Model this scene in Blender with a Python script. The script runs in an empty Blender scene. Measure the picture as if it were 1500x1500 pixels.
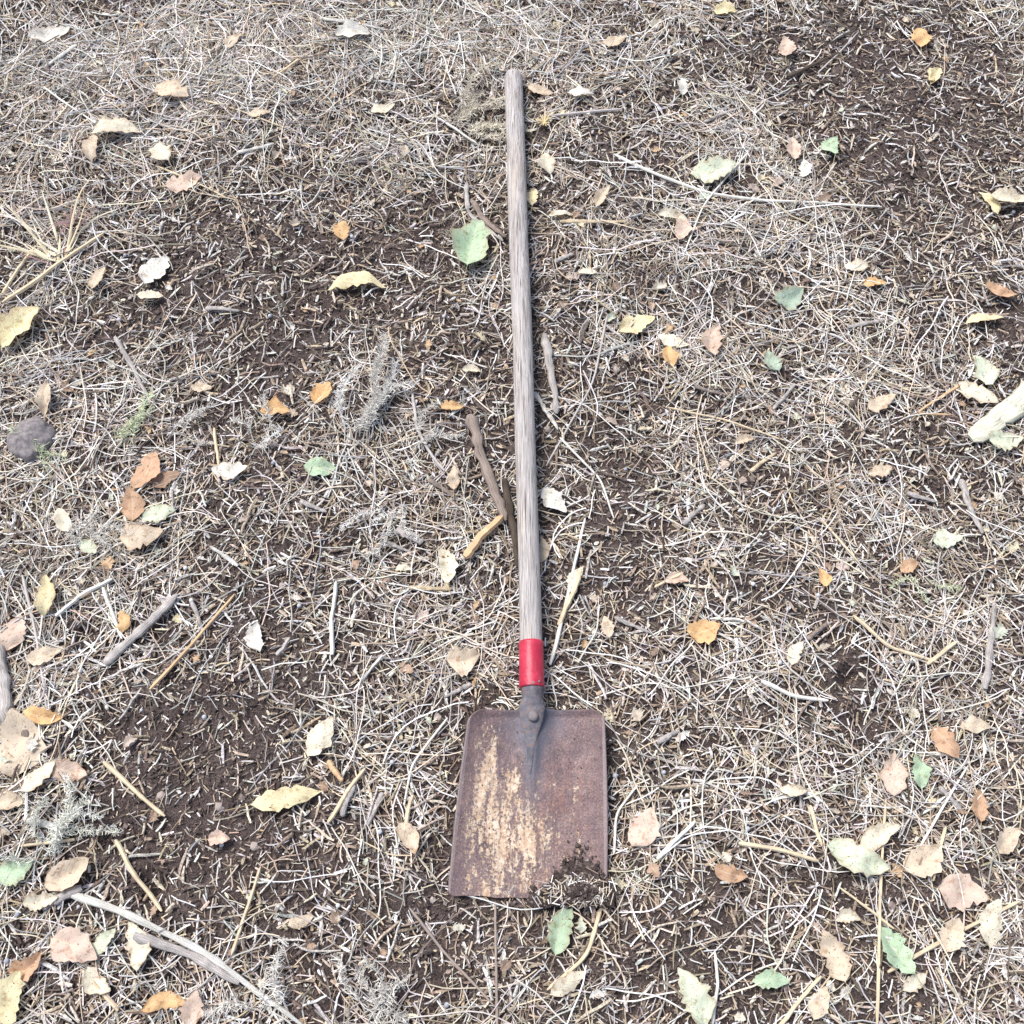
import bpy, math, numpy as np
from mathutils import Vector
rng=np.random.default_rng(7)
sc=bpy.context.scene
# ------------------------------------------------------------------ camera geometry
CH=1.67; PITCH=math.radians(66); F=1500.0
def g(px,py,z=0.0):
    """survey point of the photo -> world x,y at height z"""
    a=(px-750)/F; b=(py-750)/F
    sp,cp=math.sin(PITCH),math.cos(PITCH)
    dx=a; dy=cp-b*sp; dz=-sp-b*cp
    t=(z-CH)/dz
    return np.array([dx*t,dy*t,z])
# ------------------------------------------------------------------ noise / terrain
TAB=rng.random((256,256))
def vn(x,y,s=0):
    x=x+s*17.3+1000; y=y+s*9.7+1000
    xi=np.floor(x).astype(int); yi=np.floor(y).astype(int)
    fx=x-xi; fy=y-yi; fx=fx*fx*(3-2*fx); fy=fy*fy*(3-2*fy)
    a=TAB[xi%256,yi%256]; b=TAB[(xi+1)%256,yi%256]; c=TAB[xi%256,(yi+1)%256]; d=TAB[(xi+1)%256,(yi+1)%256]
    return (a*(1-fx)+b*fx)*(1-fy)+(c*(1-fx)+d*fx)*fy-.5
def ss(a,b,x):
    t=np.clip((x-a)/(b-a),0,1); return t*t*(3-2*t)
CRAT=[(1240,1000,.036,.024),(1150,553,.022,.014),(125,925,.028,.018),(232,1305,.05,.022),(405,398,.02,.010),(1262,1060,.03,.010)]
CR=[(*g(a,b)[:2],r,d) for a,b,r,d in CRAT]
def shovelmask(x,y):
    bl=ss(.19,.135,np.abs(x-.03))*ss(.0,.07,y)*ss(.50,.44,y)
    hd=ss(.10,.03,np.abs(x-(.035-.022*(y-.45))))*ss(.3,.42,y)*ss(1.95,1.85,y)
    return np.maximum(bl,hd)
def H(x,y):
    x=np.asarray(x,float); y=np.asarray(y,float)
    h=.034*vn(x*2.3,y*2.3,1)+.016*vn(x*6,y*6,2)+.009*vn(x*17,y*17,3)+.006*vn(x*42,y*42,4)
    f=.0040*vn(x*95,y*95,5)+.002*vn(x*170,y*170,6)
    m=shovelmask(x,y)
    h=h*(1-m)+(-.006)*m+f*(1-.4*m)
    for cx,cy,r,d in CR:
        q=np.sqrt((x-cx)**2+(y-cy)**2)
        h=h-d*np.clip(1-q/(r*.75),0,1)**1.2+.004*np.exp(-((q-r)/(r*.35))**2)
    return h
BL=[(300,90,420,110,.65),(760,60,330,80,.5),(120,260,160,200,.3),(560,600,110,140,.25),(90,830,150,220,.2),(200,650,150,80,.25),
 (80,1380,200,170,.3),(330,1430,200,80,.15),(1210,330,190,110,.4),(1000,460,140,110,.25),(1300,900,200,220,.1),(1380,1250,200,250,.2),(1250,560,150,90,.15),
 (1120,950,80,100,.2),(600,230,300,80,.35),(640,900,120,200,.15),(1050,180,120,100,.25),(600,1130,60,80,.25),(940,1260,70,100,.25),(60,1080,120,120,.15),
 (430,370,170,85,-.5),(230,410,90,60,-.2),(1340,170,190,120,-.5),(1250,60,150,60,-.3),(290,1110,130,110,-.5),(250,1260,120,90,-.35),(930,1080,90,50,-.2),(800,1400,230,70,-.15),(1130,840,120,90,-.25),
 (420,500,130,60,-.25),(1000,1400,110,70,-.15),(620,450,110,70,-.25),(400,920,130,70,-.1),(620,1050,80,60,-.2),(560,1330,100,80,-.2),(1450,380,90,80,-.25),(950,560,100,50,-.15)]
BW=[(*g(a,b)[:2],rx/850,ry/850*1.25,am) for a,b,rx,ry,am in BL]
def D(x,y):
    d=.46+.35*vn(x*5,y*5,11)+.5*vn(x*14,y*14,12)+.45*vn(x*35,y*35,13)
    for cx,cy,sx,sy,am in BW: d=d+am*np.exp(-((x-cx)/sx)**2-((y-cy)/sy)**2)
    for cx,cy,r,dd in CR: d=d-1.2*np.exp(-(((x-cx)**2+(y-cy)**2)/(r*1.1)**2))
    return np.clip(d,0,1.2)
# ------------------------------------------------------------------ mesh helpers
def mkmesh(name,V,Fq,col=None,mat=None,smooth=False,uv=None):
    V=np.asarray(V,float); Fq=np.asarray(Fq,int); k=Fq.shape[1]
    me=bpy.data.meshes.new(name)
    me.vertices.add(len(V)); me.vertices.foreach_set('co',V.ravel())
    me.loops.add(Fq.size); me.loops.foreach_set('vertex_index',Fq.ravel().astype(np.int32))
    me.polygons.add(len(Fq)); me.polygons.foreach_set('loop_start',np.arange(0,Fq.size,k,dtype=np.int32))
    me.update(calc_edges=True)
    me.polygons.foreach_set('use_smooth',np.full(len(Fq),smooth))
    if col is not None:
        a=me.color_attributes.new(name='Col',type='FLOAT_COLOR',domain='POINT')
        c=np.ones((len(V),4)); c[:,:3]=col; a.data.foreach_set('color',c.ravel())
    if uv is not None:
        l=me.uv_layers.new(name='UVMap'); l.data.foreach_set('uv',np.asarray(uv)[Fq.ravel()].ravel())
    ob=bpy.data.objects.new(name,me); sc.collection.objects.link(ob)
    if mat: me.materials.append(mat)
    return ob
class Bag:
    def __init__(s): s.V=[];s.F=[];s.C=[];s.U=[];s.n=0
    def add(s,V,Fq,C,U=None):
        s.V.append(V); s.F.append(Fq+s.n); s.C.append(C); s.n+=len(V)
        s.U.append(U if U is not None else np.zeros((len(V),2)))
    def obj(s,name,mat,smooth=False):
        return mkmesh(name,np.concatenate(s.V),np.concatenate(s.F),np.concatenate(s.C),mat,smooth,np.concatenate(s.U))
def nrm(a): return a/np.maximum(np.linalg.norm(a,axis=-1,keepdims=True),1e-9)
def tubes(bag,P,R,C,sides=3,flat=1.0,caps=False,phase=None):
    N,S,_=P.shape
    T=nrm(np.gradient(P,axis=1))
    side=nrm(np.cross(T,np.array([.013,.021,1.])))
    nn=np.cross(side,T)
    ph=np.zeros(N) if phase is None else phase
    ang=(2*np.pi*np.arange(sides)/sides)[None,:]+ph[:,None]
    ca=np.cos(ang)[:,None,:,None]; sa=np.sin(ang)[:,None,:,None]
    if np.ndim(R)==1: R=np.repeat(R[:,None],S,1)
    V=P[:,:,None,:]+R[:,:,None,None]*(ca*side[:,:,None,:]+flat*sa*nn[:,:,None,:])
    base=(np.arange(N)[:,None,None]*S+np.arange(S-1)[None,:,None])*sides
    k=np.arange(sides)[None,None,:]; k2=(k+1)%sides
    f=np.stack([base+k,base+k2,base+sides+k2,base+sides+k],-1).reshape(-1,4)
    if caps and sides==4:
        b=(np.arange(N)*S*sides)[:,None]
        f=np.concatenate([f,b+np.array([[3,2,1,0]]),b+(S-1)*sides+np.array([[0,1,2,3]])])
    if C.ndim==2: C=np.repeat(C[:,None,:],S,1)
    Cc=np.repeat(C[:,:,None,:],sides,2).reshape(-1,3)
    t=np.linspace(0,1,S)[None,:,None]*np.ones((N,1,sides)); kk=np.arange(sides)[None,None,:]*np.ones((N,S,1))/sides
    bag.add(V.reshape(-1,3),f,Cc,np.stack([t,kk],-1).reshape(-1,2))
# ------------------------------------------------------------------ node helpers
class NT:
    def __init__(s,name):
        s.m=bpy.data.materials.new(name); s.m.use_nodes=True; s.t=s.m.node_tree; s.t.nodes.clear()
        s.out=s.n('ShaderNodeOutputMaterial'); s.b=s.n('ShaderNodeBsdfPrincipled'); s.l(s.b.outputs[0],s.out.inputs[0])
        s.b.inputs['Specular IOR Level'].default_value=.25
    def n(s,t,**k):
        x=s.t.nodes.new(t)
        for a,b in k.items(): setattr(x,a,b)
        return x
    def l(s,a,b): s.t.links.new(a,b)
    def co(s,kind='Object',scale=(1,1,1),loc=(0,0,0)):
        c=s.n('ShaderNodeTexCoord'); m=s.n('ShaderNodeMapping'); s.l(c.outputs[kind],m.inputs[0])
        m.inputs['Scale'].default_value=scale; m.inputs['Location'].default_value=loc; return m.outputs[0]
    def noise(s,co,sc_,det=4,rough=.6,dist=0):
        n=s.n('ShaderNodeTexNoise'); s.l(co,n.inputs['Vector']); n.inputs['Scale'].default_value=sc_; n.inputs['Detail'].default_value=det
        n.inputs['Roughness'].default_value=rough; n.inputs['Distortion'].default_value=dist; return n.outputs['Fac']
    def ramp(s,fac,stops):
        r=s.n('ShaderNodeValToRGB'); s.l(fac,r.inputs[0]); e=r.color_ramp.elements
        while len(e)<len(stops): e.new(.5)
        for i,(p,c) in enumerate(stops):
            e[i].position=p; e[i].color=(c,c,c,1) if not hasattr(c,'__len__') else (*c,1)
        return r.outputs[0]
    def mix(s,f,a,b,bt='MIX'):
        m=s.n('ShaderNodeMix',data_type='RGBA',blend_type=bt)
        for v,i in ((f,0),(a,6),(b,7)):
            if isinstance(v,(int,float)): m.inputs[i].default_value=v if i==0 else (v,v,v,1)
            elif isinstance(v,tuple): m.inputs[i].default_value=(*v,1)
            else: s.l(v,m.inputs[i])
        return m.outputs[2]
    def math(s,op,a,b=0.,clamp=False):
        m=s.n('ShaderNodeMath',operation=op,use_clamp=clamp)
        for v,i in ((a,0),(b,1)):
            if isinstance(v,(int,float)): m.inputs[i].default_value=v
            else: s.l(v,m.inputs[i])
        return m.outputs[0]
    def col(s,c): s.l(c,s.b.inputs['Base Color'])
    def rough(s,v):
        if isinstance(v,(int,float)): s.b.inputs['Roughness'].default_value=v
        else: s.l(v,s.b.inputs['Roughness'])
    def bump(s,h,dist,st=1.,prev=None):
        b=s.n('ShaderNodeBump'); s.l(h,b.inputs['Height']); b.inputs['Distance'].default_value=dist; b.inputs['Strength'].default_value=st
        if prev is not None: s.l(prev,b.inputs['Normal'])
        s.l(b.outputs[0],s.b.inputs['Normal']); return b.outputs[0]
    def attr(s):
        a=s.n('ShaderNodeVertexColor',layer_name='Col'); return a.outputs[0]
# ground
M=NT('soil'); c=M.co()
a=M.ramp(M.noise(c,14,6,.7),[(.3,(.070,.052,.048)),(.5,(.112,.086,.080)),(.72,(.185,.148,.135))])
b=M.ramp(M.noise(c,420,3,.7),[(.38,.4),(.6,1.45)])
base=M.mix(1.,a,b,'MULTIPLY')
# litter-coloured mottling where no modelled litter lies (far away)
vl=M.n('ShaderNodeVectorMath',operation='LENGTH'); M.l(M.co(loc=(0,-.9,0)),vl.inputs[0])
far=M.math('MULTIPLY',M.math('SUBTRACT',vl.outputs['Value'],2.1),.8,True)
lit=M.ramp(M.noise(M.co(scale=(1,1,1)),90,6,.8,1.5),[(.46,0),(.56,1)])
base=M.mix(M.math('MULTIPLY',M.math('MULTIPLY',far,lit),.8),base,(.46,.41,.34))
M.col(base); M.rough(.95)
p=M.bump(M.noise(c,130,5,.75),.006,.9); M.bump(M.noise(c,600,3,.7),.0015,.9,p)
soil=M.m
def litmat(name,nsc=160,amt=(.7,1.2),rough=.75,stretch=(1,1,1)):
    M=NT(name)
    if nsc:
        n=M.noise(M.co(scale=stretch),nsc,2,.6)
        M.col(M.mix(1.,M.attr(),M.ramp(n,[(.3,amt[0]),(.7,amt[1])]),'MULTIPLY'))
    else: M.col(M.attr())
    M.rough(rough)
    return M.m
strawM=litmat('dry_straw',0); crumbM=litmat('soil_crumb',0,(.6,1.3),.95); woodM=litmat('weathered_wood',260,(.4,1.3),.85)
# leaves
M=NT('dry_leaf'); 
uvn=M.n('ShaderNodeUVMap',uv_map='UVMap'); sx=M.n('ShaderNodeSeparateXYZ'); M.l(uvn.outputs[0],sx.inputs[0])
av=M.math('ABSOLUTE',sx.outputs[1])
ve=M.math('SINE',M.math('MULTIPLY',M.math('SUBTRACT',sx.outputs[0],M.math('MULTIPLY',av,.28)),48.))
vein=M.ramp(ve,[(.0,0),(.82,0),(1.,.6)]); mid=M.ramp(av,[(0,1),(.07,0)])
nz=M.noise(M.co(),95,4,.65)
cc=M.mix(1.,M.attr(),M.ramp(nz,[(.3,(.62,.48,.38)),(.46,(1,1,1)),(.75,(1.12,1.12,1.1))]),'MULTIPLY')
sp=M.ramp(M.noise(M.co(loc=(3,1,0)),260,2,.5),[(.29,1),(.34,0)])
cc=M.mix(M.math('MULTIPLY',sp,.85),cc,(.09,.055,.035))
cc=M.mix(M.math('MULTIPLY',vein,.35),cc,(.78,.74,.56)); cc=M.mix(M.math('MULTIPLY',mid,.6),cc,(.76,.70,.50))
M.col(cc); M.rough(.6); M.bump(M.mix(.5,vein,nz),.0012,.8)
tr=M.n('ShaderNodeBsdfTranslucent'); M.l(cc,tr.inputs[0]); mx=M.n('ShaderNodeMixShader'); mx.inputs[0].default_value=.15
M.l(M.b.outputs[0],mx.inputs[1]); M.l(tr.outputs[0],mx.inputs[2]); M.l(mx.outputs[0],M.out.inputs[0]); leafM=M.m
# ------------------------------------------------------------------ ground sheet
def axis(lo,hi,st,far):
    core=list(np.arange(lo,hi+1e-6,st)); a=[];b=[];d=st;x=hi
    while x<far: d*=1.22; x+=d; b.append(x)
    d=st;x=lo
    while x>-far: d*=1.22; x-=d; a.append(x)
    return np.array(a[::-1]+core+b)
X=axis(-1.45,1.45,.0052,300); Y=axis(-.25,2.3,.0052,300)
gx,gy=np.meshgrid(X,Y); nx,ny=len(X),len(Y)
gz=H(gx,gy)
i=np.arange(nx-1)[None,:]; j=np.arange(ny-1)[:,None]; b0=j*nx+i
Fq=np.stack([b0,b0+1,b0+nx+1,b0+nx],-1).reshape(-1,4)
mkmesh('ground',np.stack([gx,gy,gz],-1).reshape(-1,3),Fq,None,soil,True)
# ------------------------------------------------------------------ scatter
XR=(-2.0,2.0); YR=(-.7,2.9)
def scatter(n,prob):
    out=[];tot=0
    while tot<n:
        m=n*2
        x=rng.uniform(*XR,m); y=rng.uniform(*YR,m)
        core=(np.abs(x)<(.80+.24*y+.05))&(y>-.15)&(y<2.12)
        keep=rng.random(m)<prob(x,y)*np.where(core,1,.25)
        onb=(x>-.10+.1*y)&(x<.14)&(y>.10)&(y<.385)
        keep&=~onb
        p=np.stack([x,y],-1)[keep]; out.append(p); tot+=len(p)
    return np.concatenate(out)[:n]
PAL=np.array([(.84,.80,.75),(.66,.63,.60),(.70,.61,.49),(.52,.42,.31),(.33,.26,.205),(.20,.155,.13),(.09,.07,.062)])
def pick(n,w,jit=.18):
    w=np.array(w,float); idx=rng.choice(len(PAL),n,p=w/w.sum())
    return np.clip(PAL[idx]*(1+rng.normal(0,jit,(n,1)))*(1+rng.normal(0,.03,(n,3))),.01,.9)
def lay(P2,L,ang,curv,lift,tilt,S,wob=0.,arch=0.):
    n=len(P2); t=np.linspace(-.5,.5,S)[None,:]
    th=ang[:,None]+curv[:,None]*t+ (wob*np.sin(t*9+rng.uniform(0,6,(n,1))))
    dl=L[:,None]/(S-1)
    x=np.cumsum(np.cos(th)*dl,1); y=np.cumsum(np.sin(th)*dl,1)
    x=x-x.mean(1,keepdims=True)+P2[:,:1]; y=y-y.mean(1,keepdims=True)+P2[:,1:]
    z=H(x,y)+lift[:,None]+tilt[:,None]*t*L[:,None]+ (arch*L[:,None]*(.25-t*t))
    return np.stack([x,y,z],-1)
U=rng.uniform
def inblade(P,mar=-.008):
    x,y=P[...,0],P[...,1]
    return ((x>-.106+.1*y-mar)&(x<.146+mar)&(y>.098-mar)&(y<.388+mar)).any(1)
bag=Bag()
# fine brown bits everywhere
n=120000; p=scatter(n,lambda x,y:.45+.4*np.clip(D(x,y),0,1))
P=lay(p,U(.003,.015,n),U(0,6.3,n),U(-.5,.5,n),U(.000,.005,n),U(-.5,.5,n),2)
P=P[~inblade(P)]; n=len(P)
tubes(bag,P,U(.0005,.0013,n),pick(n,[.9,1.4,1.3,2.4,2.6,2.4,2.0]),3,1,phase=U(0,6,n))
# short straws
n=42000; p=scatter(n,lambda x,y:.12+.9*np.clip(D(x,y),0,1)**1.3)
P=lay(p,U(.010,.040,n)*U(.7,1.2,n),U(0,6.3,n),rng.normal(0,.4,n),U(.002,.010,n),rng.normal(0,.14,n),4,.06)
P=P[~inblade(P)]; n=len(P)
tubes(bag,P,U(.0005,.0014,n),pick(n,[2.8,3,2.2,2.,1.3,.8,.4]),3,1,phase=U(0,6,n))
# long grass
n=12500; p=scatter(n,lambda x,y:np.clip(D(x,y)-.22,.02,1)**1.7)
P=lay(p,U(.035,.18,n),U(0,6.3,n),rng.normal(0,.7,n),U(.003,.013,n),rng.normal(0,.06,n),9,.13,.04)
P=P[~inblade(P)]
hm=(np.abs(P[...,0]-(.035-.022*(P[...,1]-.45)))<.02).any(1)&(P[...,1].mean(1)>.3)&(P[...,1].mean(1)<1.85)
P[hm,:,2]-=.006; n=len(P)
tubes(bag,P,U(.0005,.0013,n),pick(n,[4.2,3,2.2,1.3,.7,.4,.2]),3,1,phase=U(0,6,n))
bag.obj('straw_litter',strawM)
# coarse broken stems and twig fragments
bag=Bag(); n=3600; p=scatter(n,lambda x,y:.35+.5*np.clip(D(x,y),0,1))
P=lay(p,U(.018,.06,n)*U(.6,1.35,n),U(0,6.3,n),rng.normal(0,.4,n),U(.006,.013,n),rng.normal(0,.08,n),6,.12)
P=P[~inblade(P)]
hm=(np.abs(P[...,0]-(.035-.022*(P[...,1]-.45)))<.024).any(1)&(P[...,1].mean(1)>.3)&(P[...,1].mean(1)<1.85)
P=P[~hm]; n=len(P); R=U(.0009,.0028,n)[:,None]*U(.75,1.2,(n,6))*np.array([[.7,1,1,.95,.85,.5]])
tubes(bag,P,R,pick(n,[2,2.6,1.8,2,1.8,1.2,.5]),5,.75,phase=U(0,6,n))
bag.obj('twig_fragments',woodM)
# wood chips
bag=Bag(); n=19000; p=scatter(n,lambda x,y:.35+.5*np.clip(D(x,y),0,1))
L=U(.007,.024,n)*U(.6,1.5,n)
P=lay(p,L,U(0,6.3,n),U(-.25,.25,n),U(.003,.010,n),rng.normal(0,.15,n),3)
P=P[~inblade(P)]; n=len(P); R=(U(.0011,.0034,n)[:,None]*np.array([[.6,1,.7]])*U(.7,1.2,(n,3)))
tubes(bag,P,R,pick(n,[1.2,2.2,1.7,2.2,2.4,1.9,1.0]),4,.35,True,phase=np.full(n,.785)+rng.normal(0,.35,n))
bag.obj('wood_chips',woodM)
# crumbs
bag=Bag(); n=95000; p=scatter(n,lambda x,y:1-.55*np.clip(D(x,y),0,1))
cube=np.array([[-1,-1,-1],[1,-1,-1],[1,1,-1],[-1,1,-1],[-1,-1,1],[1,-1,1],[1,1,1],[-1,1,1]],float)*.62
cf=np.array([[0,3,2,1],[4,5,6,7],[0,1,5,4],[1,2,6,5],[2,3,7,6],[3,0,4,7]])
def crumbs(bag,p3,r,C):
    n=len(p3); V=cube[None]+rng.normal(0,.24,(n,8,3)); an=U(0,6.3,n); c_,s_=np.cos(an)[:,None],np.sin(an)[:,None]
    Vx=V[...,0]*c_-V[...,1]*s_; Vy=V[...,0]*s_+V[...,1]*c_
    V=np.stack([Vx,Vy,V[...,2]*.8],-1)*r[:,None,None]+p3[:,None,:]
    f=(np.arange(n)[:,None,None]*8+cf[None]).reshape(-1,4)
    bag.add(V.reshape(-1,3),f,np.repeat(C,8,0))
r=.0007+.0032*rng.random(n)**2.5
p3=np.stack([p[:,0],p[:,1],H(p[:,0],p[:,1])+r*.6],-1)
SP=np.array([(.066,.050,.046),(.118,.091,.083),(.21,.17,.153),(.38,.325,.295)])
crumbs(bag,p3,r,SP[rng.choice(4,n,p=[.33,.35,.22,.10])]*U(.7,1.3,(n,1)))
bag.obj('soil_crumbs',crumbM)
# ------------------------------------------------------------------ leaves
bag=Bag(); stems=Bag()
def leaf(x,y,L,W,yaw,col,z0=.010,fold=.25,curl=.5,tiltx=0.,irr=.12):
    S=15;K=8
    t=np.linspace(0,1,S); v=np.linspace(-1,1,K+1)
    w=np.sin(np.pi*np.clip(t,0,1)**.85)**.75*(1-.18*t); w[0]=.03; w[-1]=.02
    wl=w*(1+irr*rng.normal(0,1,S)); wr=w*(1+irr*rng.normal(0,1,S))
    ser=1+.07*(np.arange(S)%2)
    ww=np.where(v[None,:]<0,wl[:,None],wr[:,None])*ser[:,None]
    lx=(t[:,None]-.5)*L*np.ones((1,K+1)); ly=v[None,:]*ww*W*.5
    lx=lx+np.abs(v[None,:])*.04*L
    lz=np.abs(ly)*fold*(1+.5*rng.normal())+curl*(t[:,None]-.5)**2*L*.5
    lz=lz+.07*L*vn(lx/L*4+U(0,90),ly/L*4,3)*2.2+tiltx*lx+rng.normal(0,.12)*ly
    bend=rng.normal(0,.35); ly=ly+bend*(t[:,None]-.5)**2*L
    c_,s_=math.cos(yaw),math.sin(yaw)
    wx=x+lx*c_-ly*s_; wy=y+lx*s_+ly*c_
    lz=lz-lz.min(); gzv=H(np.array([x]),np.array([y]))[0]
    gmax=.5*gzv+.5*H(wx,wy)
    wz=gmax+z0+lz
    b0=np.arange(S-1)[:,None]*(K+1)+np.arange(K)[None,:]
    f=np.stack([b0,b0+1,b0+K+2,b0+K+1],-1).reshape(-1,4)
    V=np.stack([wx,wy,wz],-1).reshape(-1,3)
    cv=np.array(col)[None,:]*(1+.12*vn(lx/L*3+U(0,50),ly/L*3,8).reshape(-1,1)*2)
    if rng.random()<.5: # browned edge
        e=(np.abs(v)[None,:]**4*np.ones((S,1))).reshape(-1,1)*.5; cv=cv*(1-e)+np.array([[.45,.30,.18]])*e
    bag.add(V,f,np.clip(cv,0,.9),np.stack([t[:,None]*np.ones((1,K+1)),v[None,:]*np.ones((S,1))],-1).reshape(-1,2))
    q=V.reshape(S,K+1,3)[0,K//2]; d=np.array([-c_,-s_,0.])
    P=np.stack([q+d*L*k*.12+np.array([0,0,-.001*k]) for k in range(4)])[None]
    tubes(stems,P,np.full(1,.0006),np.array([[.5,.4,.25]]),4)
G=(.50,.66,.46);G2=(.44,.57,.46);PG=(.70,.77,.60);CRM=(.86,.80,.64);YL=(.86,.76,.48);WH=(.86,.84,.77);OR=(.80,.52,.26);OB=(.62,.40,.26);TN=(.74,.62,.48);PK=(.74,.58,.48);BR=(.38,.25,.18)
# x,y,len px,ratio,angle deg (ccw from +x),colour
LV=[(690,358,82,.62,80,G),(1043,256,62,.55,10,PG),(1214,217,36,.6,75,G),(1158,437,42,.7,20,G2),(1132,525,32,.7,110,G2),(467,684,44,.6,-5,G),(231,752,44,.6,20,PG),(127,798,30,.6,-30,PG),
(820,1362,62,.5,70,G),(1314,1395,62,.6,120,G),(1128,1434,50,.5,0,G),(1018,1460,72,.5,115,PG),(1385,790,42,.6,10,PG),(22,1278,50,.7,20,G),(1352,1130,42,.5,95,G),(1252,1258,84,.5,-20,PG),(1283,1225,66,.4,30,CRM),(1472,645,48,.7,0,PG),
(152,1380,40,.5,50,PG),(372,935,40,.5,100,WH),(810,732,46,.5,-50,WH),(168,187,62,.5,10,CRM),(515,52,48,.5,5,WH),(248,133,55,.55,-30,TN),(223,393,48,.65,60,WH),(217,430,36,.5,0,CRM),(520,409,76,.35,5,YL),(22,477,70,.6,60,YL),(1062,12,32,.7,0,YL),(1350,53,30,.8,90,OR),
(778,286,28,.6,80,YL),(800,240,30,.7,100,CRM),(930,473,54,.5,25,YL),(983,318,44,.35,0,CRM),(1041,497,48,.5,80,PK),(656,829,52,.42,105,CRM),(417,1170,92,.33,12,YL),(470,1082,56,.5,60,CRM),(334,690,52,.55,0,WH),(206,790,60,.6,10,TN),(70,873,52,.45,95,YL),(1430,572,60,.5,-25,CRM),(1446,541,46,.6,110,PG),
(1476,295,56,.5,0,CRM),(1453,296,42,.4,110,YL),(985,495,44,.4,-20,CRM),(110,1385,72,.55,-20,PK),(205,1385,60,.5,110,CRM),(10,1465,66,.6,80,YL),(240,1465,62,.38,5,OR),(1222,1402,62,.5,110,TN),(1410,1305,66,.7,-10,PK),(1355,1262,62,.6,30,TN),(1452,1352,60,.5,70,CRM),(30,1092,84,.65,100,TN),(100,1130,56,.5,-10,PK),(100,1282,66,.55,30,TN),(60,1140,50,.5,50,CRM),
(1028,928,46,.75,10,OR),(400,595,42,.6,-5,OR),(471,576,34,.8,60,OR),(661,599,32,.5,0,OR),(981,518,30,.6,100,OR),(499,335,28,.7,90,OR),(1278,415,32,.45,0,OR),(183,910,28,.6,100,OR),(943,1217,52,.7,60,PK),(1066,1281,46,.5,-15,OB),(1310,1135,54,.55,80,PK),(1386,1085,46,.6,-60,OB),
(1162,222,36,.5,90,PK),(268,268,48,.6,20,PK),(235,225,40,.6,120,CRM),(1288,590,44,.5,30,TN),(1205,850,26,.6,100,OR),(1462,430,44,.4,-20,OB),(216,690,56,.6,70,OB),(195,740,44,.6,100,OB),(240,700,40,.6,30,BR),(16,925,50,.6,80,PK),(1154,68,32,.6,90,PK),(320,1228,32,.6,0,PK),(600,1225,44,.5,-60,TN),(678,968,46,.8,10,TN),(797,805,34,.4,90,TN),(990,847,34,.5,0,PK),
(1254,392,36,.5,0,CRM),(1440,465,56,.3,10,YL),(820,312,34,.4,0,CRM),(880,290,36,.4,60,TN),(850,140,36,.4,0,WH),(790,130,36,.5,-20,TN),(1180,250,30,.5,80,WH),(840,850,40,.4,70,CRM),(140,405,40,.4,80,TN),(65,580,46,.4,95,TN),(1370,110,32,.4,60,YL),(1000,340,40,.5,80,PK),(1290,690,36,.5,20,TN),(920,470,30,.4,80,TN),(135,220,44,.4,90,TN),(70,45,54,.4,20,WH),
(590,830,24,.5,0,CRM),(690,545,26,.5,0,CRM),(15,1175,50,.5,10,TN),(1200,1470,44,.5,60,TN),(830,1440,54,.4,30,CRM),(1480,1230,50,.5,40,TN),(1430,1060,44,.5,0,TN),(60,1050,56,.4,-10,OR),(1340,1440,40,.5,30,CRM),(440,1350,34,.5,20,TN),(665,705,30,.5,90,TN),
(1395,1370,46,.6,60,TN),(1240,1340,36,.5,0,CRM),(1160,1160,40,.4,0,CRM),(1440,1180,40,.5,80,OB),(40,1420,50,.5,30,OB),(140,1440,44,.6,-40,CRM),(60,1320,46,.5,10,CRM),(280,1480,44,.6,80,PK),(1090,640,28,.5,20,TN),(860,400,26,.5,0,CRM),(560,160,34,.5,20,CRM),(340,60,30,.5,60,TN),(900,60,34,.5,10,TN),(1000,130,26,.5,90,WH),(380,170,30,.5,10,TN),(1330,830,30,.6,30,OB),(1160,960,34,.5,60,CRM),(890,920,30,.5,100,TN),(60,960,46,.5,20,TN),(90,760,40,.5,120,CRM),(290,560,30,.5,0,TN)]
def sat(c,k):
    c=np.array(c); m=c.mean(); return m+(c-m)*k
for (px,py,l,ra,an,c) in LV:
    q=g(px,py,.014); a=math.radians(an)
    scl=(F*math.sin(PITCH)+(py-750)*math.cos(PITCH))/CH
    L=l/scl*1.05; L*=1+.12*abs(math.sin(a))
    leaf(q[0],q[1],L,L*ra*1.05,a,sat(c,1.),z0=.0115,fold=U(.05,.5),curl=U(-.7,.9),tiltx=rng.normal(0,.08),irr=.14)
pp=scatter(1100,lambda x,y:.25+.6*np.clip(D(x,y),0,1))
for x,y in pp:
    if abs(x-.03)<.05 and .4<y<1.85: continue
    L=U(.007,.030)*U(.5,1.1); c=[CRM,TN,TN,PK,OB,WH,YL,PG,BR,OR][rng.integers(10)]
    leaf(x,y,L,L*U(.3,.8),U(0,6.3),sat(c,.75)*.9,z0=U(.005,.011),fold=U(0,.7),curl=U(-1,1.2),tiltx=rng.normal(0,.2),irr=.3)
for _ in range(90): # far surroundings
    x,y=U(-2.4,2.4),U(-.9,3.4)
    if abs(x)<1.2 and -.1<y<2.1: continue
    L=U(.03,.08); leaf(x,y,L,L*U(.4,.7),U(0,6.3),sat([CRM,TN,PK,OR,PG,YL][rng.integers(6)],.9),z0=.006)
bag.obj('fallen_leaves',leafM,True)
st=stems.obj('leaf_stems',strawM); st.parent=bpy.data.objects['fallen_leaves']
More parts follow.
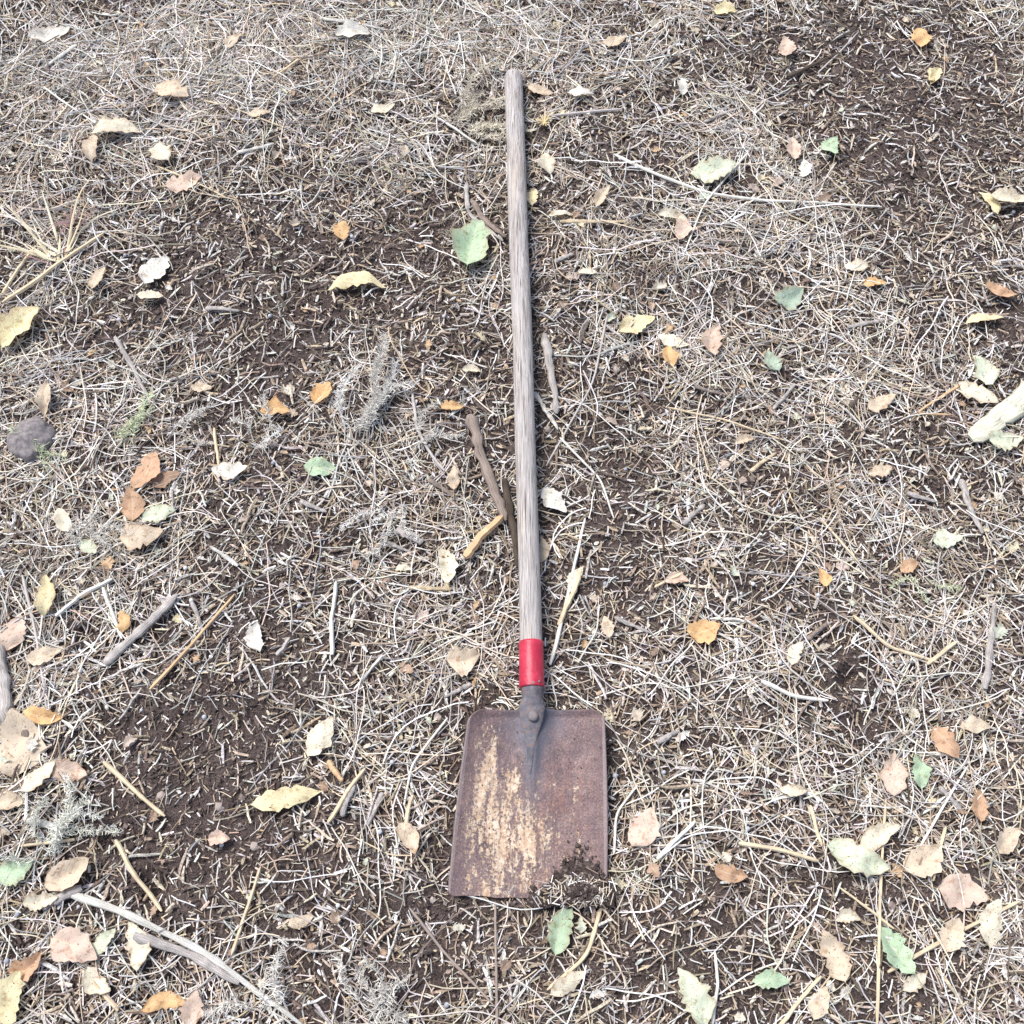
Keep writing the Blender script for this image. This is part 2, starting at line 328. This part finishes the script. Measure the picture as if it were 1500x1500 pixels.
# ------------------------------------------------------------------ twigs and sticks
def stick(name,pts,wpx,col,lift=.012,sides=8,flat=.7,taper=.6,mat=None,rag=.12,colv=.15):
    pts=np.array(pts,float); S=max(14,int(6*len(pts)))
    d=np.r_[0,np.cumsum(np.linalg.norm(np.diff(pts,axis=0),axis=1))]; t=np.linspace(0,d[-1],S)
    px=np.interp(t,d,pts[:,0]); py=np.interp(t,d,pts[:,1])
    k=np.array([.25,.5,.25]); 
    for _ in range(2): px[1:-1]=np.convolve(px,k,'valid'); py[1:-1]=np.convolve(py,k,'valid')
    px=px+np.cumsum(rng.normal(0,wpx*.06,S)); 
    W=np.array([g(a,b,lift) for a,b in zip(px,py)])
    r=wpx/2/900
    gh=H(W[:,0],W[:,1]); gh=np.convolve(np.pad(gh,3,'edge'),np.ones(7)/7,'valid')
    W[:,2]=gh+lift*.75+r*flat
    R=r*np.linspace(1,taper,S)*(1+rag*rng.normal(0,1,S)); R[0]*=.55; R[-1]*=.45
    b=Bag(); C=np.clip(np.array(col)*1.3,0,.8)[None,None,:]*(1+colv*rng.normal(0,1,(1,S,1)))
    tubes(b,W[None],R[None],np.clip(C,.01,.85),sides,flat)
    return b.obj(name,mat or woodM,sides>6)
GY=(.42,.39,.37);GB=(.27,.22,.19);LT=(.64,.60,.55);TA=(.56,.46,.32);DK=(.09,.07,.055);OT=(.54,.37,.22)
def bark(pts,w,c):
    stick('weathered_stick',pts,w,c,.012,8,.6,.6,BK,.16,.12)
M=NT('bark_wood'); uvn=M.n('ShaderNodeUVMap',uv_map='UVMap'); mp=M.n('ShaderNodeMapping'); M.l(uvn.outputs[0],mp.inputs[0]); mp.inputs['Scale'].default_value=(3,22,1)
gn=M.noise(mp.outputs[0],1.5,4,.7); cc=M.mix(1.,M.attr(),M.ramp(gn,[(.32,.35),(.5,.95),(.7,1.35)]),'MULTIPLY'); M.col(cc); M.rough(.9); M.bump(gn,.002,1.); BK=M.m
for pts,w,c in [([(688,612),(712,680),(748,762)],20,GB),([(740,700),(752,780),(760,830)],14,DK),([(798,488),(806,540),(812,606)],16,GY),([(782,572),(800,600),(816,628)],9,LT),
 ([(684,262),(682,310),(738,350)],10,GY),([(690,290),(712,318),(742,345)],13,GB),([(150,972),(205,925),(256,872)],17,GY),([(165,488),(188,530),(214,576)],10,GY),
 ([(1155,106),(1195,88),(1236,70)],9,DK),([(88,1306),(180,1335),(300,1395),(445,1505)],11,LT),([(200,1370),(290,1400),(360,1440)],16,GY),([(-20,930),(4,985),(24,1060)],32,GY),([(1442,1010),(1446,950),(1456,885)],13,GY),([(1412,700),(1425,740),(1446,780)],13,GY),
 ([(580,775),(618,795)],16,GY),([(598,860),(662,862)],9,TA),([(300,450),(350,455)],10,GY),([(812,385),(840,372)],10,GY),([(1165,560),(1130,600)],7,GY),([(960,1090),(990,1072)],10,GY),([(120,1300),(60,1330)],16,GY),([(0,1010),(40,1080)],18,GB),([(820,325),(915,328)],9,TA),
 ([(560,790),(600,806)],8,GY),([(630,705),(670,730)],9,GB),([(440,735),(480,750)],9,GY),([(1180,940),(1210,915)],8,GB),([(900,905),(950,930)],7,GY),([(1030,180),(1080,160)],9,GY),([(560,1160),(540,1210)],8,GY),([(1100,690),(1140,660)],8,TA),([(350,230),(400,215)],9,LT),([(40,1200),(90,1215)],12,LT),([(1380,1150),(1420,1190)],9,GY),([(280,880),(300,930)],7,GY),([(1020,560),(1070,575)],7,GB),
 ([(500,1195),(520,1150)],10,GY),([(1000,770),(1030,740)],9,GY),([(860,470),(850,500)],8,GB),([(1240,480),(1290,470)],9,GY),([(350,830),(310,800)],8,LT),([(1330,720),(1370,735)],9,GY),([(690,1000),(650,1020)],8,GY),([(470,30),(560,45)],9,LT),([(110,60),(60,90)],10,LT)]:
    bark(pts,w,c)
for pts,w,c in [([(681,818),(705,790),(738,756)],15,OT),([(806,972),(830,880),(857,760)],6,LT),([(818,915),(845,860),(852,835)],8,TA),([(220,1010),(285,940),(345,870)],6,OT),([(487,960),(484,905),(492,850)],7,LT),([(150,1115),(195,1155),(243,1196)],7,TA),
 ([(168,1230),(200,1290),(235,1335)],7,TA),([(900,226),(950,252),(1030,282),(1130,297),(1292,303)],6,LT),([(605,580),(612,630),(632,668),(650,692)],6,GY),([(80,900),(120,868),(165,848)],8,LT),([(30,840),(50,940),(62,1010)],5,GY),
 ([(1284,1500),(1290,1330),(1300,1170)],5,TA),([(1300,1424),(1400,1368),(1500,1318)],6,TA),([(1140,1510),(1170,1465),(1200,1430)],6,TA),([(728,1505),(726,1400),(724,1320)],4,GB),([(600,1330),(650,1395),(722,1472)],4,GB),([(1080,1236),(1140,1245),(1200,1262)],7,TA),([(1112,1000),(1160,1022),(1210,1028)],7,LT),
 ([(1246,905),(1300,950),(1372,972)],6,TA),([(1355,975),(1400,940)],7,TA),([(1186,1180),(1205,1240)],6,TA),([(480,1205),(505,1165),(535,1125)],7,TA),([(480,1115),(500,1145)],9,OT),([(590,1225),(603,1165)],7,TA),([(980,590),(1060,608),(1150,640)],4,TA),([(0,440),(70,392),(152,340)],9,TA),([(0,425),(50,360)],7,TA),
 ([(140,780),(220,700)],5,LT),([(400,420),(420,455)],6,DK),([(570,300),(560,325)],6,DK),([(640,170),(700,205)],5,LT),([(1000,840),(960,860)],6,TA),([(1410,560),(1340,606),(1395,606)],5,OT),([(890,460),(870,560),(800,680)],4,GY),([(340,1400),(365,1330),(385,1270)],5,TA),([(560,960),(520,1010)],5,LT),([(1045,1500),(1050,1440),(1046,1395)],5,LT),([(960,1260),(1012,1205)],7,LT),([(1390,1210),(1370,1290)],5,TA),([(150,860),(175,935)],6,LT),([(405,960),(425,935)],7,GY),([(910,160),(800,170)],6,GY),([(230,240),(330,290)],4,TA),([(440,90),(400,120)],6,TA),([(1100,220),(1030,300),(1000,380)],4,LT),
 ([(1200,100),(1260,40)],4,GY),([(1310,1360),(1230,1300)],4,TA),([(310,620),(320,680)],6,TA),([(880,1330),(860,1400),(800,1450)],6,TA),([(110,1230),(30,1240)],5,TA),([(175,1480),(120,1420)],5,TA),
 ([(900,1250),(905,1190),(935,1150)],4,LT),([(655,1050),(600,1120),(590,1180)],4,LT),([(820,640),(880,700),(900,760)],4,LT),([(60,120),(140,180)],4,LT),([(300,150),(420,190)],4,TA),([(1350,1240),(1420,1120)],4,LT),([(1200,760),(1260,830)],4,TA)]:
    stick('fallen_twig',pts,w,c,.013,6,.9,.75,strawM,.06,.08)
# cream husk on the right edge
stick('dry_husk',[(1424,640),(1462,612),(1520,562)],34,(.66,.60,.48),.016,10,.25,1.25,BK,.08,.04)
stick('dry_husk',[(1365,118),(1368,96)],14,(.66,.50,.30),.016,8,.4,1.,leafM)
# ------------------------------------------------------------------ plants
def sprig(name,px,py,hpx,ang,spread,nb,col,nlen=.006,seed=0,lean=.35,leafden=1.,nr=.0006):
    r=np.random.default_rng(seed+50); b=Bag(); o=g(px,py,.01); o[2]=H(o[0],o[1])
    s=hpx/800; 
    for k in range(nb):
        a=math.radians(ang)+r.normal(0,spread); L=s*r.uniform(.55,1.1); S=14; t=np.linspace(0,1,S)
        cur=r.normal(0,.8); th=a+cur*t+.3*np.sin(t*7+r.uniform(0,6))
        x=o[0]+r.normal(0,.012)+np.cumsum(np.cos(th))*L/S; y=o[1]+r.normal(0,.012)+np.cumsum(np.sin(th))*L/S
        z=H(x,y)+.008+L*lean*np.sin(t*np.pi*r.uniform(.45,.9))*r.uniform(.3,1)
        P=np.stack([x,y,z],-1); cc=np.array(col)*r.uniform(.8,1.15)
        tubes(b,P[None],np.linspace(.0011,.0004,S)[None],cc[None]*.75,4)
        n=int(120*leafden*L/.12); ti=r.uniform(.1,1,n)**.8; base=np.stack([np.interp(ti,t,P[:,q]) for q in range(3)],-1)
        az=np.interp(ti,t,th)+r.normal(0,1.3,n); el=r.uniform(-.2,.9,n); l=nlen*r.uniform(.4,2.4,n)*(1.2-.5*ti)
        d=np.stack([np.cos(az)*np.cos(el),np.sin(az)*np.cos(el),np.sin(el)],-1)
        mid=base+d*l[:,None]*.55+r.normal(0,.0016,(n,3)); tip=base+d*l[:,None]+np.array([0,0,.001])+r.normal(0,.003,(n,3))
        tubes(b,np.stack([base,mid,tip],1),np.full((n,1),nr)*np.array([[1,1.2,.5]]),np.clip(cc[None]*r.uniform(.75,1.2,(n,1)),0,.9),3)
    return b.obj(name,strawM)
SG=(.86,.83,.77); SGr=(.70,.76,.54)
sprig('dried_sagebrush_sprig',520,650,165,72,.33,6,SG,.008,1,.2,1.2)
sprig('dried_sagebrush_sprig',600,660,90,40,.6,3,SG,.007,2,.2)
sprig('green_weed_sprig',170,655,110,80,.7,4,SGr,.006,4,.2,.7)
sprig('green_weed_sprig',250,640,90,20,.5,3,SG,.006,5,.2,.7)
sprig('green_weed_sprig',90,690,90,150,.5,3,SGr,.006,6,.2,.7)
sprig('dried_sagebrush_sprig',370,650,80,90,.6,3,SG,.007,7,.2,.8)
sprig('dried_sagebrush_sprig',75,1262,110,95,.8,8,(.80,.81,.72),.007,8,.3)
sprig('dried_sagebrush_sprig',545,1500,90,80,.6,5,SG,.008,9,.3)
sprig('dried_sagebrush_sprig',400,1500,80,110,.6,4,SG,.008,10,.25)
sprig('dried_sagebrush_sprig',660,185,150,25,.6,8,(.78,.72,.60),.008,11,.12)
sprig('dried_sagebrush_sprig',580,730,90,-100,.6,4,SG,.006,12,.15)
sprig('dried_sagebrush_sprig',1200,700,90,-80,.6,3,(.62,.52,.42),.005,13,.15,.6)
sprig('dried_sagebrush_sprig',130,740,90,-70,.6,4,SG,.007,14,.2)
sprig('green_weed_sprig',1350,830,60,-60,.8,3,SGr,.006,15,.2,.6)
# spiky dry grass tuft, left
b=Bag(); o=g(88,382,.01); o[2]=H(o[0],o[1])
for k in range(20):
    a=math.radians(rng.normal(118,36)); L=U(.07,.18)
    S=10;t=np.linspace(0,1,S); th=a+rng.normal(0,.45)*t
    x=o[0]+U(-.012,.012)+np.cumsum(np.cos(th))*L/S; y=o[1]+U(-.01,.01)+np.cumsum(np.sin(th))*L/S
    z=H(x,y)+.006+L*U(.05,.45)*t**.8
    c=[(.80,.70,.48),(.80,.74,.58),(.66,.50,.30),(.40,.25,.24)][rng.choice(4,p=[.35,.3,.2,.15])]
    tubes(b,np.stack([x,y,z],-1)[None],(np.array([.6,1,1.1,1.1,1,.9,.8,.6,.4,.1])*U(.0015,.0030))[None],np.array([c]),4,.4)
b.obj('dry_grass_tuft',strawM)
b=Bag(); o=g(104,325,.03)
for k in range(9):
    a=U(0,6.3); L=U(.02,.05); S=6;t=np.linspace(0,1,S)
    P=np.stack([o[0]+np.cos(a)*L*t,o[1]+np.sin(a)*L*t,H(o[0],o[1])+.03+.02*t-.02*t*t],-1)
    tubes(b,P[None],(np.array([.5,1,1,.8,.5,.1])*.0018)[None],np.array([[.30,.19,.19]]),4,.4)
b.obj('purple_weed',strawM)
# yellow seed head near the handle
b=Bag(); o=g(797,180,.01)
for k in range(34):
    a=U(0,6.3); L=U(.008,.022);S=4;t=np.linspace(0,1,S)
    P=np.stack([o[0]+np.cos(a)*L*t,o[1]+np.sin(a)*L*t*1.3,H(o[0],o[1])+.014+.012*t*U(0,1)],-1)
    tubes(b,P[None],np.full(1,.0009),np.array([[.82,.68,.42]]),4,.6)
b.obj('dry_seed_head',strawM)
# ------------------------------------------------------------------ pebbles / berries / rock
import bmesh
def blobs(name,items,mat,sub=2,smooth=True,rough=.06):
    bm=bmesh.new(); bmesh.ops.create_icosphere(bm,subdivisions=sub,radius=1); me=bpy.data.meshes.new('t'); bm.to_mesh(me); bm.free()
    v=np.array([x.co[:] for x in me.vertices]); f=np.array([p.vertices[:] for p in me.polygons]); bpy.data.meshes.remove(me)
    V=[];Fc=[];C=[]
    for k,(x,y,z,r,c,sq) in enumerate(items):
        o=U(0,50); w=1+rough*4*(vn(v[:,0]*1.7+o,v[:,1]*1.7+v[:,2]*2.1,2))+rough*2*vn(v[:,0]*5+o,v[:,1]*5+v[:,2]*5,3)
        V.append(v*w[:,None]*r*np.array([1,1,sq])+np.array([x,y,z])); Fc.append(f+k*len(v)); C.append(np.repeat(np.array([c]),len(v),0))
    return mkmesh(name,np.concatenate(V),np.concatenate(Fc),np.concatenate(C),mat,smooth)
it=[]
for x,y in scatter(320,lambda x,y:np.full_like(x,.8)):
    if abs(x-.03)<.04 and y>.4: continue
    r=U(.0024,.0044); it.append((x,y,float(H(x,y))+.008+r*.3,r,[(.50,.54,.60),(.58,.59,.62),(.38,.40,.46),(.70,.71,.72)][rng.integers(4)],.9))
blobs('juniper_berries',it,crumbM,2,True,.03)
it=[]
for x,y in scatter(2200,lambda x,y:1-.6*np.clip(D(x,y),0,1)):
    r=.002+.0055*rng.random()**2.3; it.append((x,y,float(H(x,y))+r*.25,r,SP[rng.integers(4)]*U(.8,1.4),.7))
blobs('soil_clods',it,crumbM,2,False,.14)
rockM=litmat('rock_surface',130,(.6,1.3),.9)
q=g(38,635,.02); blobs('rock',[(q[0],q[1],float(H(q[0],q[1]))+.010,.042,(.27,.245,.25),.6)],rockM,4,True,.07)
# ------------------------------------------------------------------ SHOVEL
emp=bpy.data.objects.new('square_mouth_shovel',None); sc.collection.objects.link(emp); emp.location=(.035,.44,.03); 
bpy.context.view_layer.update(); inv=emp.matrix_world.inverted()
def child(o): o.parent=emp; o.matrix_parent_inverse=inv; return o
# blade
BLc=g(656,1312,.008); BRc=g(889,1312,.010); TLc=g(689,1036,.036); TRc=g(884,1036,.036)
Mv,Nu=90,96
Hgt=(TLc[1]-BLc[1])
rt,rb=.026,.010
vv=np.concatenate([np.linspace(0,rb/Hgt,12)**1,np.linspace(rb/Hgt,1-rt/Hgt,60)[1:-1],1-(rt/Hgt)*(1-np.linspace(0,1,20))**1.6])
uu=np.linspace(-1,1,Nu)
def blade_z(u,v):
    z=.004+.022*v**1.4+.015*np.abs(u)**4*(.45+.55*v)-.002*(1-u*u)
    z=z+.009*np.exp(-(u/.15)**2)*ss(.55,1.,v)+.0035*np.exp(-(u/.055)**2)*ss(.30,.75,v)
    z=z-.005*np.exp(-(((np.abs(u)-.33)/.15)**2))*ss(.65,1,v)
    z=z+.0026*vn(u*3+5,v*4,7)+.0008*vn(u*11+5,v*13,7)+.005*ss(.95,1.,v)
    return z
VV=[];UV=[]
for v in vv:
    dt=(1-v)*Hgt; db=v*Hgt
    ins=0
    if dt<rt: ins=rt-math.sqrt(max(0,rt*rt-(rt-dt)**2))
    if db<rb: ins=max(ins,rb-math.sqrt(max(0,rb*rb-(rb-db)**2)))
    xl=BLc[0]+(TLc[0]-BLc[0])*v+ins-.003*math.sin(v*3.14); xr=BRc[0]+(TRc[0]-BRc[0])*v-ins+.003*math.sin(v*3.14)
    yl=BLc[1]+(TLc[1]-BLc[1])*v; 
    for u in uu:
        x=(xl+xr)/2+u*(xr-xl)/2
        ueff=(x-((BLc[0]+BRc[0])*(1-v)+(TLc[0]+TRc[0])*v)/2)/(((BRc[0]-BLc[0])*(1-v)+(TRc[0]-TLc[0])*v)/2)
        VV.append((x,yl+.003*float(vn(np.array(x*45),np.array(1.)))*(1-ss(0.,.05,v))-.002*(1-u*u)*(v<.03)-.003*(1-math.exp(-(u/.5)**2))*ss(.9,1,v),float(blade_z(np.float64(ueff),np.float64(v))))); UV.append((ueff*.5+.5,v))
nr=len(vv); b0=np.arange(nr-1)[:,None]*Nu+np.arange(Nu-1)[None,:]
Fb=np.stack([b0,b0+1,b0+Nu+1,b0+Nu],-1).reshape(-1,4)
M=NT('rusted_steel'); uvn=M.n('ShaderNodeUVMap',uv_map='UVMap'); sp_=M.n('ShaderNodeSeparateXYZ'); M.l(uvn.outputs[0],sp_.inputs[0]); u_,v_=sp_.outputs[0],sp_.outputs[1]
def gauss(cx,cy,sx,sy):
    a=M.math('DIVIDE',M.math('SUBTRACT',u_,cx),sx); b=M.math('DIVIDE',M.math('SUBTRACT',v_,cy),sy)
    return M.math('POWER',2.718,M.math('MULTIPLY',M.math('ADD',M.math('MULTIPLY',a,a),M.math('MULTIPLY',b,b)),-1.))
c=M.co(); cs=M.co(scale=(1,.3,1))
def cn(n,k): return M.math('MULTIPLY',M.math('SUBTRACT',n,.5),k)
base=M.ramp(M.noise(c,26,8,.72),[(.32,(.11,.080,.090)),(.48,(.19,.133,.138)),(.66,(.29,.205,.19))])
base=M.mix(M.math('MULTIPLY',gauss(.74,.4,.22,.36),M.ramp(M.noise(cs,45,6,.75),[(.42,0),(.6,.7)])),base,(.28,.14,.11))
# fine bright/dark pitting over everything
base=M.mix(1.,base,M.ramp(M.noise(c,330,4,.75),[(.35,(.55,.55,.58)),(.5,(1,1,1)),(.66,(1.6,1.5,1.4))]),'MULTIPLY')
# ochre patches
pm=M.math('MULTIPLY',gauss(.33,.33,.28,.33),.62)
for gg,k in ((gauss(.14,.70,.10,.28),.48),(gauss(.70,.25,.22,.24),.30),(gauss(.5,.04,.5,.08),.22),(gauss(.34,.64,.06,.10),.25)):
    pm=M.math('ADD',pm,M.math('MULTIPLY',gg,k))
pn=M.math('ADD',cn(M.noise(cs,60,9,.8),3.0),cn(M.noise(c,210,5,.75),1.9))
pf=M.math('MULTIPLY',M.math('SUBTRACT',M.math('ADD',pm,pn),.38),4.5,True)
base=M.mix(M.math('MULTIPLY',pf,.92),base,M.ramp(M.noise(c,90,5,.75),[(.35,(.50,.33,.21)),(.5,(.72,.54,.38)),(.65,(.88,.77,.61))]))
pf2=M.ramp(M.noise(M.co(loc=(2,2,0)),230,5,.7),[(.61,0),(.68,.6)])
base=M.mix(pf2,base,(.55,.47,.43))
# bluish steel around the tang
bm_=M.math('ADD',M.math('ADD',M.math('MULTIPLY',gauss(.49,.95,.25,.17),1.1),M.math('MULTIPLY',gauss(.49,.74,.075,.30),1.)),cn(M.noise(c,50,5,.7),.9),True)
bm_=M.math('MULTIPLY',M.math('SUBTRACT',bm_,.15),1.2,True)
base=M.mix(M.math('MULTIPLY',bm_,.85),base,(.14,.145,.185))
sk=M.ramp(M.noise(M.co(scale=(1,.06,1)),170,4,.65),[(.57,0),(.67,.65)])
base=M.mix(sk,base,(.13,.095,.11))
# darker rust toward the rims
au=M.math('ABSOLUTE',M.math('SUBTRACT',u_,.5)); rim=M.math('MULTIPLY',M.math('SUBTRACT',au,.36),7.,True)
base=M.mix(M.math('MULTIPLY',rim,.45),base,(.15,.105,.11))
edge=M.math('GREATER_THAN',au,.487)
base=M.mix(M.math('MULTIPLY',edge,.4),base,(.42,.36,.36))
M.col(base); M.rough(M.ramp(M.noise(c,80,5,.7),[(.35,.40),(.65,.72)])); M.b.inputs['Metallic'].default_value=.1; M.b.inputs['Specular IOR Level'].default_value=.5
p=M.bump(M.noise(c,260,6,.75),.0014,.8); M.bump(pf,.0007,.6,p); rust=M.m
bl=child(mkmesh('blade',VV,Fb,None,rust,True,UV))
md=bl.modifiers.new('s','SOLIDIFY'); md.thickness=.0028; md.offset=-1
# axis of handle
A0=g(779,1006,.040); A1=g(778,944,.040); A2=g(752.5,106,.020)
def ring_tube(name,cs_,ru,rw,mat,n=28,capend=True):
    cs_=np.array(cs_); S=len(cs_); T=nrm(np.gradient(cs_,axis=0)); side=nrm(np.cross(T,[0,0,1.])); up=np.cross(side,T)
    a=np.linspace(0,2*np.pi,n,endpoint=False); V=cs_[:,None,:]+np.array(ru)[:,None,None]*np.cos(a)[None,:,None]*side[:,None,:]+np.array(rw)[:,None,None]*np.sin(a)[None,:,None]*up[:,None,:]
    b0=np.arange(S-1)[:,None]*n+np.arange(n)[None,:]; b1=np.arange(S-1)[:,None]*n+(np.arange(n)+1)[None,:]%n
    f=np.stack([b0,b1,b1+n,b0+n],-1).reshape(-1,4)
    return child(mkmesh(name,V.reshape(-1,3),f,None,mat,True))
# wood handle
M=NT('weathered_ash_wood'); cg=M.co(scale=(1,.03,1)); c=M.co()
gr=M.noise(cg,520,6,.75,.3); gr2=M.noise(M.co(scale=(1,.05,1)),150,5,.7,.6)
base=M.ramp(gr,[(.30,(.22,.20,.195)),(.44,(.46,.435,.425)),(.58,(.66,.63,.615)),(.75,(.80,.77,.745))])
base=M.mix(M.ramp(gr2,[(.38,.6),(.54,0)]),base,(.34,.29,.265))
base=M.mix(M.ramp(M.noise(M.co(scale=(1,.2,1)),22,4,.6),[(.50,0),(.68,.45)]),base,(.64,.55,.45))
base=M.mix(M.ramp(M.noise(M.co(scale=(1,.018,1)),800,3,.5),[(.37,.9),(.43,0)]),base,(.11,.09,.085))
M.col(base); M.rough(.8); M.bump(gr,.002,.9); wood=M.m
S=110; t=np.linspace(0,1,S); ax=A1[None]*(1-t)[:,None]+A2[None]*t[:,None]
ax[:,0]+=.0008*np.sin(t*5)+.0005*np.sin(t*17); ax[:,2]+=.004*np.sin(t*3.14)
t2=np.concatenate([t[:-2],np.linspace(t[-3],1,14)[1:]])
ax=np.stack([np.interp(t2,t,ax[:,k]) for k in range(3)],-1); rr=np.interp(t2,[0,.25,.6,1],[.0185,.0184,.0192,.0198])*(1+.02*vn(t2*40,t2*0+2.,3))
e=np.clip((t2-(1-.015))/.015,0,1); rr=rr*np.sqrt(np.clip(1-e**2.2,0,1)+1e-5)
ring_tube('wooden_handle',ax,rr,rr,wood,40)
# red ferrule
M=NT('worn_red_paint'); c=M.co()
w=M.ramp(M.noise(M.co(scale=(1,.5,1)),110,6,.75),[(.58,0),(.64,.85)])
base=M.ramp(M.noise(c,40,3,.6),[(.3,(.46,.02,.055)),(.7,(.68,.05,.10))])
base=M.mix(w,base,(.26,.14,.15)); M.col(base); M.rough(.40); M.bump(M.noise(c,160,4,.6),.0012,.7); M.b.inputs['Specular IOR Level'].default_value=.5; red=M.m
def al(t): return A1*(1-t)+A0*t
ts=[-.06,-.058,-.02,.02,.05,.3,.6,.9,1.0,1.03,1.03]; rf=[.0185,.0199,.0206,.0206,.0201,.0200,.0202,.0205,.0208,.0203,.0186]
ring_tube('red_ferrule',[al(x) for x in ts],rf,rf,red,40)
# socket + tongue
M=NT('dark_forged_steel'); c=M.co()
base=M.ramp(M.noise(c,70,6,.7),[(.35,(.12,.12,.14)),(.52,(.20,.195,.22)),(.7,(.32,.28,.27))])
base=M.mix(M.ramp(M.noise(c,140,5,.7),[(.52,0),(.62,.7)]),base,(.27,.17,.14))
M.col(base); M.rough(.6); M.b.inputs['Metallic'].default_value=.15; M.bump(M.noise(c,220,5,.7),.0014,.8); steel=M.m
prof=[(1000,.0193,.0193,.0395),(1010,.0190,.0188,.039),(1018,.0172,.0170,.0375),(1024,.0165,.015,.037),(1030,.0195,.012,.037),(1036,.0215,.009,.0365),(1044,.0205,.0075,.0355),(1056,.0180,.0062,None),(1068,.0140,.0045,None),(1080,.0095,.0032,None),(1098,.0065,.0026,None),(1118,.0040,.0020,None),(1138,.0015,.0004,None)]
cs_=[];ru=[];rw=[]
for py,a_,b_,z in prof:
    q=g(780.5-(py-1000)*.03,py,.034); v=(q[1]-BLc[1])/Hgt
    if z is None: z=float(blade_z(np.float64(0.0),np.float64(min(v,1))))-.0005
    q=g(780.5-(py-1000)*.03,py,z); cs_.append(q); ru.append(a_); rw.append(b_)
from numpy import interp as ip
k=np.linspace(0,len(cs_)-1,60); cs_=np.array(cs_); cs2=np.stack([ip(k,range(len(cs_)),cs_[:,q]) for q in range(3)],-1)
ring_tube('socket',cs2,ip(k,range(len(ru)),ru),ip(k,range(len(rw)),rw),steel,32)
# rivet
def dome(name,px,py,z,r,h,mat):
    q=g(px,py,z); n=20; V=[];
    prof=[(1.0,-.5),(1.0,0),(.97,.35),(.85,.7),(.6,.92),(.3,1.),(.02,1.02)]
    for a_,b_ in prof:
        for k in range(n):
            an=2*math.pi*k/n; V.append((q[0]+r*a_*math.cos(an),q[1]+r*a_*math.sin(an),q[2]+h*b_))
    b0=np.arange(len(prof)-1)[:,None]*n+np.arange(n)[None,:]; b1=np.arange(len(prof)-1)[:,None]*n+(np.arange(n)+1)[None,:]%n
    f=np.stack([b0,b1,b1+n,b0+n],-1).reshape(-1,4); return child(mkmesh(name,V,f,None,mat,True))
dome('rivet',781,1049,.0425,.0088,.0040,steel)
dome('ferrule_rivet',781,1000,.0590,.0035,.0018,steel)
dome('ferrule_rivet_2',790,998,.0570,.0022,.0015,steel)
# dirt heap on the lip
b=Bag(); n=8500
px=rng.normal(842,31,n); px=np.clip(px,778,896); env=np.exp(-((px-848)/40)**2); py=1323-np.abs(rng.normal(0,1,n))*(7+20*env)+U(-2,5,n)
q=np.array([g(a_,b_,.012) for a_,b_ in zip(px,py)]); hh=env*np.exp(-((py-1306)/19)**2)
q[:,2]=.008+.005*np.clip((px-800)/80,0,1)+U(0,1,n)*.024*hh
crumbs(b,q,.0009+.0034*rng.random(n)**2,SP[rng.choice(4,n,p=[.48,.33,.14,.05])]*U(.6,1.1,(n,1)))
child(b.obj('dirt_on_lip',crumbM))
b=Bag(); n=220; px=rng.normal(843,28,n); py=rng.normal(1306,11,n); qq=np.array([g(a_,b_,.027) for a_,b_ in zip(px,py)]); an=U(0,6.3,n); L=U(.006,.022,n)
d=np.stack([np.cos(an),np.sin(an),rng.normal(0,.15,n)],-1)*L[:,None]/2
tubes(b,np.stack([qq-d,qq,qq+d],1),U(.0005,.001,n),pick(n,[3,3,2,2,2,1,1]),3)
child(b.obj('straw_on_lip',strawM))
b=Bag(); n=300; px=U(670,880,n); py=U(1060,1305,n)
qq=[]
for a_,b_ in zip(px,py):
    q=g(a_,b_,.02); v=(q[1]-BLc[1])/Hgt; uu_=(q[0]-.03)/.11; zz=float(blade_z(np.float64(uu_),np.float64(np.clip(v,0,1)))); q=g(a_,b_,zz+.0005); qq.append(q)
crumbs(b,np.array(qq),.0004+.0011*rng.random(n)**3,SP[rng.choice(4,n)]*U(.7,1.2,(n,1))); child(b.obj('soil_specks',crumbM))
# ------------------------------------------------------------------ light
w=bpy.data.worlds.new('World'); sc.world=w; w.use_nodes=True; nt=w.node_tree; bg=nt.nodes['Background']
sky=nt.nodes.new('ShaderNodeTexSky'); sky.sky_type='NISHITA'; sky.sun_disc=False; EL=math.radians(60); AZ=math.radians(-50)
sky.sun_elevation=EL; sky.sun_rotation=AZ; sky.air_density=1.; sky.dust_density=3.; sky.ozone_density=.6
nt.links.new(sky.outputs[0],bg.inputs[0]); bg.inputs[1].default_value=.15
L=bpy.data.lights.new('sun','SUN'); L.energy=3.6; L.angle=math.radians(26); L.color=(1,.965,.92)
lo=bpy.data.objects.new('sun',L); sc.collection.objects.link(lo)
d=Vector((math.sin(AZ)*math.cos(EL),math.cos(AZ)*math.cos(EL),math.sin(EL)))
lo.rotation_euler=d.to_track_quat('Z','Y').to_euler(); lo.location=(0,0,5)
cam=bpy.data.cameras.new('camera'); cam.lens=36; cam.sensor_width=36; cam.clip_end=1000; cam.clip_start=.05
co=bpy.data.objects.new('camera',cam); sc.collection.objects.link(co); co.location=(0,0,CH); co.rotation_euler=(math.radians(90)-PITCH,0,0)
sc.camera=co
sc.view_settings.view_transform='Standard'; sc.view_settings.look='None'; sc.view_settings.exposure=0
